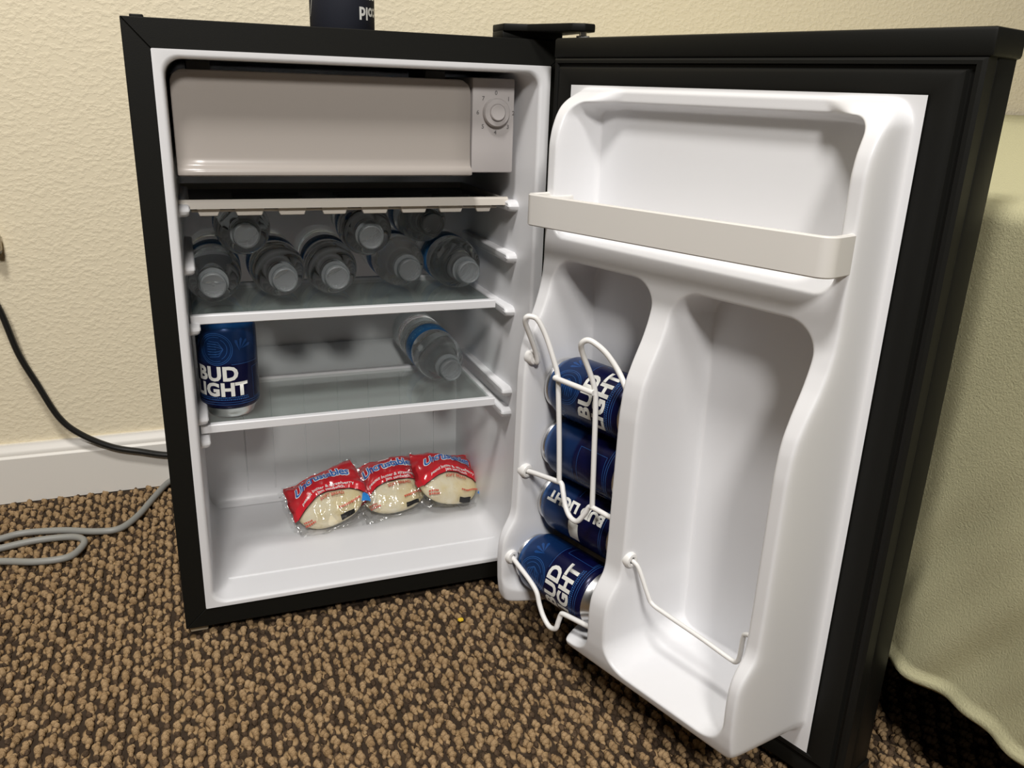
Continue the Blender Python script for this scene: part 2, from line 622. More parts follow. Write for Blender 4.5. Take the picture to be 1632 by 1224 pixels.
# carpet: rows of tan loops with dark loops between, real geometry in two meshes
def carpet():
    bm = bmesh.new()
    bmesh.ops.create_icosphere(bm, subdivisions=2, radius=1)
    sv = np.array([v.co[:] for v in bm.verts], np.float32)
    sf = np.array([[v.index for v in f.verts] for f in bm.faces], np.int32)
    bm.free()

    def lumpy(nl, seed, L, rx, rz):
        """one twisted loop of yarn: nl overlapping lumps in a row along y"""
        r = np.random.default_rng(seed)
        vs, fs = [], []
        for i in range(nl):
            t = i / (nl - 1) * 2 - 1
            v = sv * (1 + 0.09 * r.standard_normal((len(sv), 1)).astype(np.float32))
            sc = 1 - 0.34 * abs(t) ** 2.2
            v = v * np.array([rx * sc, L / nl * 0.92, rz * sc], np.float32)
            v = v + np.array([0.0006 * (1 if i % 2 else -1) + 0.0005 * r.standard_normal(), t * L / 2, 0.0016 * (1 - t * t)], np.float32)
            vs.append(v)
            fs.append(sf + i * len(sv))
        return np.concatenate(vs), np.concatenate(fs)

    def emit(name, variants, places, m, sx):
        Vs, Fs, off = [], [], 0
        for k, (x, y, z, s) in enumerate(places):
            v, f = variants[k % len(variants)]
            a = rng.normal(0, 0.15)
            c, sn = math.cos(a), math.sin(a)
            w = v * np.array([s * sx, s, s], np.float32)
            w = np.stack([w[:, 0] * c - w[:, 1] * sn + x, w[:, 0] * sn + w[:, 1] * c + y, w[:, 2] + z], -1)
            Vs.append(w)
            Fs.append(f + off)
            off += len(v)
        me = bpy.data.meshes.new(name)
        raw_mesh(me, np.concatenate(Vs), np.concatenate(Fs))
        finish(me, m, True, 180)
        o = bpy.data.objects.new(name, me)
        COL.objects.link(o)
        o['kind'] = 'stuff'
        o.parent = FLOOR
        return o

    def seen(x, y):
        if y > WALL_Y - 0.018 or (0.01 < x < W - 0.01 and 0.012 < y < 0.425):
            return False
        d = Vector((x, y, 0)) - CP
        z = d.dot(FW)
        if z < 0.2:
            return False
        u, v = 816 + 1350.67 * d.dot(RT) / z, 612 - 1350.67 * d.dot(UP) / z
        return -260 < u < 1860 and 690 < v < 1470

    px, py = 0.0102, 0.0250
    tan, dark = [], []
    for ix in range(-60, 120):
        x = ix * px
        ph = rng.uniform(-0.09, 0.09) + (0.5 if ix % 2 else 0.0)
        for iy in range(-34, 22):
            y = (iy + ph) * py
            jx, jy = rng.normal(0, 0.0008), rng.normal(0, 0.0018)
            if seen(x, y):
                tan.append((x + jx, y + jy, -0.0034 + rng.normal(0, 0.0006), rng.uniform(0.80, 1.10)))
                dark.append((x + rng.normal(0, 0.0014), y + py * 0.5 + jy + rng.normal(0, 0.001), -0.0044, rng.uniform(0.85, 1.1)))
    emit('carpet_loops', [lumpy(4, 10 + k, 0.0130, 0.0040, 0.0049) for k in range(8)], tan, M_TAN, 1.0)
    emit('carpet_underpile', [lumpy(2, 40 + k, 0.0100, 0.0047, 0.0046) for k in range(6)], dark, M_DARK, 1.0)


carpet()

# ------------------------------------------------------------------ refrigerator
FR0 = (W / 2, 0.2, 0.0)
fridge = thing('mini_fridge', 'black compact refrigerator standing open on the carpet against the wall', 'refrigerator', FR0)


def fp(name, mb, m, parent=None, **kw):
    """a part of the fridge, written in world coordinates"""
    return obj(name, mb, m, parent or fridge, off=FR0 if parent is None else (0, 0, 0), **kw)


# cabinet shell
BL, BT, BR, BB = 0.023, 0.0256, 0.0306, 0.0232
cab = MB()
cab.add([(0, .0035, Z0), (W, .0035, Z0), (W, .0035, H), (0, .0035, H), (0, .405, Z0), (W, .405, Z0), (W, .405, H), (0, .405, H),
         (BL, .0035, Z0 + BB), (W - BR, .0035, Z0 + BB), (W - BR, .0035, H - BT), (BL, .0035, H - BT)],
        [(0, 1, 5, 4), (2, 3, 7, 6), (0, 4, 7, 3), (1, 2, 6, 5), (4, 5, 6, 7), (0, 8, 9, 1), (1, 9, 10, 2), (2, 10, 11, 3), (3, 11, 8, 0)])
fp('cabinet', cab, M_BLACK, smooth=False)
# front frame: four mitred strips
O = [(0, Z0), (W, Z0), (W, H), (0, H)]
I = [(BL, Z0 + BB), (W - BR, Z0 + BB), (W - BR, H - BT), (BL, H - BT)]
for k in range(4):
    a, b, c, d = O[k], O[(k + 1) % 4], I[(k + 1) % 4], I[k]
    cx, cz = sum(p[0] for p in (a, b, c, d)) / 4, sum(p[1] for p in (a, b, c, d)) / 4
    q = [(cx + (x - cx) * 0.9995, cz + (z - cz) * 0.9995) for x, z in (a, b, c, d)]
    fp('frame_strip', MB().prism(q, 'y', 0.0, 0.004), M_BLACK, bevel=0.0006, seg=1)
for x in (0.0035, 0.40):
    fp('levelling_foot', MB().box(x, x + 0.02, 0.012, 0.032, -0.001, Z0), M_PLATE if x < 0.1 else M_BLACK, bevel=0.002)
for x in (0.03, 0.39):
    fp('rear_foot', MB().box(x, x + 0.025, 0.36, 0.385, -0.001, Z0), M_BLACK, bevel=0.002)
fp('hinge_hole_cover', MB().box(0.0075, 0.0192, 0.012, 0.026, H - 0.0005, H + 0.0028), M_BLACKG, bevel=0.0008)

# white inner liner
FX0, FX1, FZ0, FZ1 = 0.0305, 0.4040, 0.0400, 0.6185
loops = [rrect(BL, W - BR, Z0 + BB, H - BT, 0.0012, 0.0005), rrect(BL, W - BR, Z0 + BB, H - BT, 0.0012, -0.0012),
         rrect(FX0 - 0.002, FX1 + 0.002, FZ0 - 0.0015, FZ1 + 0.002, 0.017, -0.0012)]
for k in range(1, 7):
    a = k / 6 * PI / 2
    ins = 0.004 * math.sin(a) - 0.002
    loops.append(rrect(FX0 + ins, FX1 - ins, FZ0 + ins * 0.7, FZ1 - ins, 0.016, -0.0012 + 0.005 * (1 - math.cos(a))))
for y in (0.03, 0.08, 0.14, 0.20, 0.26, 0.305):
    ins = 0.002 + y * 0.016
    loops.append(rrect(FX0 + ins, FX1 - ins - 0.0085 * min(1, y / 0.04), FZ0 + 0.002, FZ1 - ins * 0.6, 0.016, y))
for k in range(1, 6):
    a = k / 5 * PI / 2
    ins = 0.007 + 0.02 * (1 - math.cos(a))
    loops.append(rrect(FX0 + ins, FX1 - ins - 0.0085, FZ0 + 0.002, FZ1 - ins * 0.6, max(0.016 - 0.0 * k, 0.004), 0.305 + 0.02 * math.sin(a)))
fp('liner', MB().loft(loops, cap1=True), M_WHITE, angle=50)

# stepped back of the liner (over the compressor) with upright grooves
xs = [0.0330]
for g in (0.0882, 0.1253, 0.1695, 0.2157, 0.2588, 0.3041, 0.3544):
    xs += [g - 0.0009, g - 0.0005, g + 0.0005, g + 0.0009]
xs += [0.3920]
sec = [(0.2280, 0.0425), (0.2340, 0.0450), (0.2385, 0.0500), (0.2410, 0.0580), (0.2420, 0.0720), (0.2440, 0.205), (0.2455, 0.2170),
       (0.2500, 0.2240), (0.2580, 0.2275), (0.320, 0.2420)]
st = MB()
loops = []
for i, x in enumerate(xs):
    deep = 0.0016 if i > 0 and (i - 1) % 4 in (1, 2) and i < len(xs) - 1 else 0
    L = []
    for j, (y, z) in enumerate(sec):
        L.append((x, y + (deep if 4 <= j <= 6 else 0), z))
    loops.append(L)
st.loft(loops, closed=False)
fp('back_step', st, M_WHITE, angle=35)
# low ridge across the liner floor
fp('floor_ridge', MB().tube([(0.05, 0.045, 0.0418), (0.385, 0.045, 0.0418)], 0.0016, 8), M_WHITE)

# moulded shelf supports on both side walls
for z in (0.474, 0.4145, 0.3505, 0.2490, 0.2215):
    for side in (0, 1):
        xw = FX0 + 0.001 if side == 0 else FX1 - 0.010
        xt = 0.0440 if side == 0 else 0.3825
        h = 0.0058
        poly = [(0.036, z - h), (0.031, z - h * 0.55), (0.0295, z), (0.031, z + h * 0.55), (0.036, z + h), (0.205, z + h), (0.205, z - h)]
        mb = MB()
        loops = []
        sgn = 1 if xt > xw else -1
        for x, ins in ((xw - sgn * 0.004, -0.0005), (xw + (xt - xw) * 0.7, 0), (xt - sgn * 0.0012, 0.0006), (xt, 0.0028)):
            cy, cz = 0.12, z
            L = []
            for (y, zz) in poly:
                L.append((x, y + (ins if y < cy else -ins), zz + (ins * 2.4 if zz < cz else (-ins * 0.6 if zz > cz else 0))))
            loops.append(L)
        mb.loft(loops, cap1=True)
        fp('shelf_support', mb, M_WHITE, angle=50, bevel=0.0012)


# glass shelves with white front and rear trims
def glass_shelf(z, x0, x1):
    g = fp('glass_shelf', MB().box(x0 + 0.002, x1 - 0.002, 0.044, 0.193, z - 0.0048, z - 0.0010), M_GLASS, smooth=False)
    tr = MB()
    sec = [(0.0395, z - 0.0072), (0.0395, z + 0.0008), (0.0405, z + 0.0018), (0.047, z + 0.0018), (0.048, z + 0.0006), (0.048, z - 0.0006),
           (0.0436, z - 0.0006), (0.0436, z - 0.0052), (0.048, z - 0.0052), (0.048, z - 0.0076), (0.0405, z - 0.0080)]
    tr.prism(sec, 'x', x0, x1)
    t = obj('shelf_trim', tr, M_WHITE, g, off=FR0, angle=30)
    rt = MB().prism([(0.189, z - 0.0062), (0.189, z + 0.0022), (0.196, z + 0.0022), (0.1975, z + 0.0005), (0.1975, z - 0.0062)], 'x', x0 + 0.001, x1 - 0.001)
    obj('shelf_trim', rt, M_WHITE, g, off=FR0, angle=30)
    return g


glass_shelf(0.3625, 0.0348, 0.3738)
glass_shelf(0.2385, 0.0350, 0.3765)

# drip tray: shallow tray with castellated lip and cross ribs
tx0, tx1 = 0.0305, 0.3865
tray = MB()
tray.prism([(0.0405, 0.4748), (0.0418, 0.4815), (0.0438, 0.4836), (0.0475, 0.4836), (0.0485, 0.4826), (0.0485, 0.4748)], 'x', tx0, tx1)
tray.box(tx0, tx0 + 0.004, 0.0475, 0.215, 0.4722, 0.4815)
tray.box(tx1 - 0.004, tx1, 0.0475, 0.215, 0.4722, 0.4815)
tray.box(tx0, tx1, 0.2145, 0.219, 0.4722, 0.4815)
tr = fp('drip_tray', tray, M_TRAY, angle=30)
obj('tray_floor', MB().box(tx0 + 0.004, tx1 - 0.004, 0.0480, 0.215, 0.4730, 0.4745), M_TRAYSHADE, tr, off=FR0, smooth=False)
skirt = MB()
nx = [0.0517, 0.0719, 0.0886, 0.1157, 0.1317, 0.1591, 0.177, 0.2026, 0.2197, 0.2475, 0.2631, 0.2911, 0.3064, 0.3331, 0.3497, 0.3672]
skirt.box(0.0450, 0.3760, 0.0490, 0.0510, 0.4705, 0.4750)
for a, b in zip(nx[0::2], nx[1::2]):
    skirt.prism([(a + 0.0012, 0.4668), (b - 0.0012, 0.4668), (b + 0.001, 0.4730), (b + 0.001, 0.4750), (a - 0.001, 0.4750), (a - 0.001, 0.4730)], 'y', 0.0460, 0.0525)
obj('tray_skirt', skirt, M_TRAY, tr, off=FR0, bevel=0.0007, seg=1)
for a, b in ((0.09, 0.165), (0.205, 0.28), (0.318, 0.365)):
    for y in (0.066, 0.092, 0.12, 0.15):
        obj('tray_rib', MB().box(a, b, y, y + 0.0014, 0.4740, 0.4775), M_TRAYSHADE, tr, off=FR0, bevel=0.0005, seg=1)

# freezer compartment: dark evaporator box and its white flap
ev = MB()
ev.box(0.0385, 0.334, 0.040, 0.28, 0.5170, 0.6020)
fp('evaporator', ev, M_EVAP, bevel=0.004)
for x in (0.052, 0.29):
    fp('evaporator_bracket', MB().box(x, x + 0.022, 0.046, 0.12, 0.600, 0.6165), M_EVAP, bevel=0.001)
prof = [(0.6080, 0.0340), (0.6072, 0.0315), (0.6035, 0.0303), (0.6010, 0.0301), (0.5975, 0.0299), (0.590, 0.0297), (0.565, 0.0292), (0.540, 0.0286), (0.527, 0.0278), (0.5200, 0.0268), (0.5180, 0.0245),
        (0.5165, 0.0215), (0.5130, 0.0200), (0.5105, 0.0203), (0.5092, 0.0220), (0.5096, 0.0255)]
loops = []
fx0, fx1 = 0.0356, 0.3365
for z, y in prof:
    R = 0.0135
    if z > 0.6080 - R:
        t = (z - (0.6080 - R)) / R
        ins = R * (1 - math.sqrt(max(0, 1 - t * t))) * 0.95
    elif z < 0.5105:
        ins = 0.0015 * (0.5105 - z) / 0.0013
    else:
        ins = 0
    loops.append([(fx0 + ins, y + 0.012, z)] + [(fx0 + ins + 0.0006, y + 0.001, z)] +
                 [(fx0 + ins + 0.002 + (fx1 - fx0 - 2 * ins - 0.004) * k / 12, y, z) for k in range(13)] +
                 [(fx1 - ins - 0.0006, y + 0.001, z), (fx1 - ins, y + 0.012, z)])
# extra rows near the rounded top so the corners read as arcs
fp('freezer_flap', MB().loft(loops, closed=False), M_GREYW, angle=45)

# thermostat box and dial
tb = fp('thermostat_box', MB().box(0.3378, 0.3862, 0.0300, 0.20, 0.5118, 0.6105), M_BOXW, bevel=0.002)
dcx, dcz, dy = 0.3645, 0.5755, 0.0300
d = MB().lathe([(0.0150, 0), (0.0150, 0.0040), (0.0138, 0.0062), (0.0092, 0.0070), (0.0090, 0.0064), (0.0086, 0.0064), (0.0084, 0.0085), (0.0074, 0.0096), (0.0001, 0.0097)], 40)
d.xf(Matrix.Translation((dcx, dy, dcz)) @ Matrix.Rotation(PI / 2, 4, 'X'))
obj('dial', d, M_BOXW, tb, off=FR0, angle=30)
sh = []
for k in range(8):
    a = PI / 2 - k * PI / 4
    s = text_flat(str(k), 0.0062, 0.0001)
    sh.append(shift(s, dcx + 0.0205 * math.cos(a), dcz + 0.0205 * math.sin(a) - 0.0022))
wrap_print('dial_numbers', sh, lambda u, v: (u - FR0[0], dy - 0.0002 - FR0[1], v - FR0[2]), M_PRINTG, tb, step=0)

# upper hinge
hb = MB().prism([(0.362, 0.040), (0.362, 0.006), (0.385, -0.004), (0.405, -0.040), (0.412, -0.054), (0.424, -0.060), (0.436, -0.057), (0.442, -0.045), (0.441, 0.0), (0.440, 0.040)], 'z', 0.6568, 0.6640)
hb.box(0.362, 0.430, 0.008, 0.040, H - 0.0005, 0.6575)
hg = fp('hinge_bracket', hb, M_BLACKG, bevel=0.0012)
obj('hinge_pin', MB().lathe([(0.0038, 0.640), (0.0038, 0.6580)], 16).xf(Matrix.Translation((0.4290, -0.0446, 0))), M_STEEL, hg, off=FR0)
obj('washer', MB().lathe([(0.0066, 0.6502), (0.0066, 0.6530)], 20).xf(Matrix.Translation((0.4290, -0.0446, 0))), M_WIRE, hg, off=FR0)

# ------------------------------------------------------------------ door (local axes: x along the door, -y inward, z up)
PD = Vector((0.40700405, -0.07156298, 0))
SX, SY = 0.33424284, -0.94248699
MD = Matrix(((SX, -SY, 0, PD.x), (SY, SX, 0, PD.y), (0, 0, 1, 0), (0, 0, 0, 1)))
WD, ZT, ZB = 0.3544, 0.6064, 0.0411
DS0, DS1 = -0.0305, 0.3885
door = obj('door', MB().box(DS0, DS1, 0.0180, 0.0500, 0.030, 0.634), M_BLACKG, fridge, bevel=0.003)
door.matrix_parent_inverse = Matrix.Identity(4)
door.matrix_local = Matrix.Translation(-Vector(FR0)) @ MD
for z0, z1 in ((0.0125, 0.0315), (0.6310, 0.6500)):
    obj('door_end_cap', MB().box(DS0 - 0.001, DS1 + 0.0022, 0.0035, 0.0515, z0, z1), M_BLACKG, door, bevel=0.0028)
# gasket: mitred ring of ridges
g = MB()
gx0, gx1, gz0, gz1 = DS0 + 0.001, DS1 - 0.001, 0.0315, 0.6310
prof = [(0.0, 0.0185), (0.0, 0.0045), (0.0022, 0.0022), (0.0050, 0.0022), (0.0062, 0.0050), (0.0085, 0.0050), (0.0098, 0.0012), (0.0130, 0.0002), (0.0230, 0.0002),
        (0.0265, 0.0010), (0.0284, 0.0014)]
loops = []
for ins, y in prof:
    t = ins / 0.0282
    x0, x1 = gx0 + (0.0 - gx0) * t, gx1 + (WD - gx1) * t
    z0, z1 = gz0 + (ZB - gz0) * t, gz1 + (ZT - gz1) * t
    loops.append([(x0, y, z0), (x1, y, z0), (x1, y, z1), (x0, y, z1)])
obj('gasket', g.loft(loops), M_GASKET, door, angle=20)


# moulded inner liner of the door
def door_liner():
    step = 0.001
    s = np.arange(0, WD + 1e-6, step)
    s = np.linspace(0, WD, len(s))
    z = np.linspace(ZB, ZT, int((ZT - ZB) / step) + 1)
    S, Zz = np.meshgrid(s, z, indexing='ij')

    def sdrr(x0, x1, z0, z1, r):
        cx, cz = (x0 + x1) / 2, (z0 + z1) / 2
        qx, qz = np.abs(S - cx) - (x1 - x0) / 2 + r, np.abs(Zz - cz) - (z1 - z0) / 2 + r
        return -(np.hypot(np.maximum(qx, 0), np.maximum(qz, 0)) + np.minimum(np.maximum(qx, qz), 0) - r)   # positive inside

    def smin(a, b, k):
        h = np.clip(0.5 + 0.5 * (b - a) / k, 0, 1)
        return b * (1 - h) + a * h - k * h * (1 - h)

    def smax(a, b, k):
        return -smin(-a, -b, k)

    # front line of walls and divider, seen from the side
    pz = [0.0411, 0.0560, 0.066, 0.078, 0.092, 0.112, 0.126, 0.138, 0.146, 0.153, 0.163, 0.172, 0.20, 0.25, 0.325, 0.345, 0.358, 0.375, 0.393, 0.408, 0.424, 0.44, 0.552, 0.565, 0.578, 0.588, 0.595, 0.600, 0.604, 0.607]
    pn = [0.0780, 0.0830, 0.088, 0.0915, 0.0935, 0.0945, 0.0945, 0.0935, 0.0910, 0.0865, 0.0785, 0.0762, 0.0752, 0.0745, 0.0735, 0.0715, 0.0685, 0.0610, 0.0515, 0.0455, 0.0415, 0.0400, 0.0400, 0.0375, 0.0320, 0.0245, 0.0165, 0.009, 0.002, 0.0005]
    P = np.interp(z, pz, pn)
    ker = np.exp(-0.5 * (np.arange(-12, 13) / 2.8) ** 2)
    P = np.convolve(np.pad(P, 12, mode='edge'), ker / ker.sum(), mode='valid')
    Pw = np.broadcast_to(P[None, :], S.shape).copy()
    # the top edge: walls only at the two sides
    edge = np.minimum(S - 0.010, 0.3444 - S)
    wide = 0.021 + 0.016 * sstep(0.578, 0.602, Zz)
    side = 1 - sstep(wide, wide + 0.030, edge)
    Pw = np.where(Zz > 0.53, Pw * (1 - (1 - side) * sstep(0.560, 0.590, Zz)) + 0.0022 * (1 - side) * sstep(0.56, 0.59, Zz), Pw)
    # open front of the can chute: floor lip drawn back between its walls
    mid = sstep(0.030, 0.062, S) * (1 - sstep(0.104, 0.130, S))
    low = 1 - sstep(0.085, 0.110, Zz)
    Pw = Pw * (1 - mid * low) + 0.026 * mid * low
    do = sdrr(0.008, 0.3464, 0.0530, 0.6050, 0.022)
    h = smin(Pw, np.maximum(do, 0) / 0.125, 0.010)
    h = np.maximum(h, 0)
    back = np.full_like(S, -0.012)
    for (x0, x1, z0, z1, r, dr) in ((0.0270, 0.3274, 0.4660, 0.5900, 0.014, 0.10), (0.0325, 0.1600, 0.0740, 0.4420, 0.024, 0.075), (0.1850, 0.3219, 0.0770, 0.4400, 0.026, 0.085)):
        dp = sdrr(x0, x1, z0, z1, r)
        soft = sstep(0, 0.003, dp) * 0.0 + 1
        wall = np.where(dp > 0, Pw - np.maximum(dp - 0.0, 0) / dr, 1.0)
        wall = smax(wall, back, 0.010)
        h = np.where(dp > -0.004, smin(h, np.where(dp > 0, wall, h + 0.0 - dp * 3), 0.004), h)
    # recess line under the top band
    # light smoothing of the height field rounds every rim
    for _ in range(7):
        hp = np.pad(h, 1, mode='edge')
        h = (4 * h + hp[2:, 1:-1] + hp[:-2, 1:-1] + hp[1:-1, 2:] + hp[1:-1, :-2]) / 8
    bord = np.minimum(np.minimum(S, WD - S), np.minimum(Zz - ZB, ZT - Zz))
    h = h * sstep(0.001, 0.006, bord) - 0.0
    V = np.stack([S, -h, Zz], -1).reshape(-1, 3)
    return grid_obj('door_liner', V, len(s), len(z), M_WHITE, door, angle=180)


door_liner()


def D(s, n, z):
    return (s, -n, z)


# bottle rail across the upper shelf
def rail():
    # U-shaped path in (s, n) with rounded corners
    path = [(0.0145, 0.0300)]
    sL, sR, nF, r = 0.0145, 0.3400, 0.0690, 0.011
    for k in range(7):
        a = PI - k / 6 * PI / 2
        path.append((sL + r + r * math.cos(a), nF - r + r * math.sin(a)))
    for k in range(1, 12):
        path.append((sL + r + (sR - sL - 2 * r) * k / 12, nF))
    for k in range(7):
        a = PI / 2 - k / 6 * PI / 2
        path.append((sR - r + r * math.cos(a), nF - r + r * math.sin(a)))
    path.append((sR, 0.0300))
    n = len(path)
    loops = []
    hh, th = 0.0300, 0.0052
    for i, (s, q) in enumerate(path):
        a, b = path[max(i - 1, 0)], path[min(i + 1, n - 1)]
        tx, ty = b[0] - a[0], b[1] - a[1]
        L = math.hypot(tx, ty)
        nx_, ny_ = -ty / L, tx / L          # outward (left of travel = towards larger n)
        zc = 0.4900 + 0.0060 * (s / WD)     # clipped in with a slight tilt
        z0, z1 = zc - hh / 2 + 0.001, zc + hh / 2 + 0.001
        e = 0.0011
        ring = []
        for w, zz in ((0, z0 + e), (0, z1 - e), (-e, z1), (-th + e, z1), (-th, z1 - e), (-th, z0 + e), (-th + e, z0), (-e, z0)):
            ring.append(D(s + nx_ * w, q + ny_ * w, zz))
        loops.append(ring)
    r_ = obj('bottle_rail', MB().loft(loops, cap0=True, cap1=True), M_IVORY, door, angle=35)
    for sgn, s in ((1, 0.0196), (-1, 0.3350)):
        cl = MB().prism([(s, 0.016), (s, 0.052), (s + sgn * 0.004, 0.050), (s + sgn * 0.011, 0.034), (s + sgn * 0.012, 0.018)], 'z', 0.4965, 0.5035)
        cl.v = [(x, -y, z) for x, y, z in cl.v]
        obj('rail_clip', cl, M_IVORY, r_, bevel=0.0016)


rail()


# wire can guard and wire bottle keeper
def wire(name, pts, parent, r=0.0023, n=8):
    return obj(name, MB().tube([D(*p) for p in spline(pts, n)], r, 10), M_WIRE, parent, angle=60)


def grommet(s, n, z, sgn, parent):
    mb = MB().lathe([(0.0030, 0.0022), (0.0042, 0.0034), (0.0066, 0.0030), (0.0076, 0.0012), (0.0076, -0.006)], 24, cap=False)
    mb.add([(0.0030 * math.cos(k * PI / 12), 0.0030 * math.sin(k * PI / 12), 0.0004) for k in range(24)], [tuple(range(24))])
    mb.xf(Matrix.Translation(D(s, n, z)) @ Matrix.Rotation(sgn * PI / 2, 4, 'Y'))
    return obj('grommet', mb, M_WIRE, parent, angle=50)


NB, WR = 0.0660, 0.0027
guard = wire('can_guard', [(0.0335, 0.0680, 0.2195), (0.0500, 0.0672, 0.2215), (0.0780, NB, 0.2240), (0.0860, NB, 0.2240), (0.0910, NB + 0.002, 0.2170), (0.0975, NB + 0.004, 0.2050),
                           (0.1060, NB + 0.005, 0.1965), (0.1160, NB + 0.005, 0.1960), (0.1225, NB + 0.002, 0.2060), (0.1270, NB, 0.2150), (0.1340, NB, 0.2160), (0.1500, 0.0650, 0.2150), (0.1640, 0.0640, 0.2140)], door, WR)
HL = [(0.0345, 0.0675, 0.3465), (0.0400, 0.0650, 0.3410), (0.0415, 0.0690, 0.3530), (0.0430, 0.0800, 0.3740), (0.0440, 0.0865, 0.3860), (0.0465, 0.0882, 0.3925), (0.0500, 0.0855, 0.3940), (0.0550, 0.0806, 0.3908), (0.0610, 0.0745, 0.3755), (0.0690, 0.0694, 0.3511), (0.0730, NB + 0.0006, 0.3350),
      (0.0740, NB, 0.3200), (0.0785, NB, 0.2760), (0.0825, NB, 0.2245)]
HR = [(0.1630, 0.0645, 0.3430), (0.1600, 0.0655, 0.3500), (0.1500, 0.0665, 0.3635), (0.1400, 0.0726, 0.3778), (0.1310, 0.0788, 0.3860), (0.1250, 0.0825, 0.3880), (0.1195, 0.0840, 0.3835), (0.1170, 0.0798, 0.3737), (0.1205, 0.0712, 0.3527), (0.1240, NB + 0.001, 0.3365),
      (0.1255, NB, 0.3200), (0.1280, NB, 0.2700), (0.1305, NB, 0.2155)]
for hoop in (HL, HR):
    obj('guard_wire', MB().tube([D(*p) for p in spline(hoop, 8)], WR, 10), M_WIRE, guard, angle=60)
obj('guard_wire', MB().tube([D(0.0715, NB + 0.004, 0.3345), D(0.1255, NB + 0.004, 0.3345)], WR, 10), M_WIRE, guard, angle=60)
grommet(0.0348, 0.0655, 0.3450, 1, guard)
grommet(0.0340, 0.0680, 0.2195, 1, guard)
low = wire('chute_wire', [(0.0345, 0.0840, 0.1215), (0.0450, 0.0845, 0.1170), (0.0640, 0.0850, 0.1090), (0.0780, 0.0860, 0.1010), (0.0850, 0.0870, 0.0890), (0.0930, 0.0880, 0.0790),
                         (0.1040, 0.0890, 0.0730), (0.1130, 0.0890, 0.0760), (0.1150, 0.0875, 0.0850), (0.1165, 0.0860, 0.0930), (0.1200, 0.0860, 0.0960), (0.1350, 0.0850, 0.0975), (0.1640, 0.0830, 0.1000)], door, WR)
grommet(0.0340, 0.0840, 0.1215, 1, low)
keep = wire('bottle_wire', [(0.1850, 0.0680, 0.1850), (0.1910, 0.0675, 0.1840), (0.1965, 0.0660, 0.1780), (0.2070, 0.0635, 0.1560), (0.2130, 0.0625, 0.1480), (0.2300, 0.0620, 0.1455), (0.2700, 0.0620, 0.1430),
                           (0.3010, 0.0620, 0.1400), (0.3085, 0.0620, 0.1410), (0.3105, 0.0615, 0.1480), (0.3110, 0.0610, 0.1660), (0.3130, 0.0610, 0.1710), (0.3220, 0.0610, 0.1730)], door, 0.0021)
grommet(0.1862, 0.0680, 0.1850, 1, keep)

# ------------------------------------------------------------------ cans
CR, CH = 0.0326, 0.1175


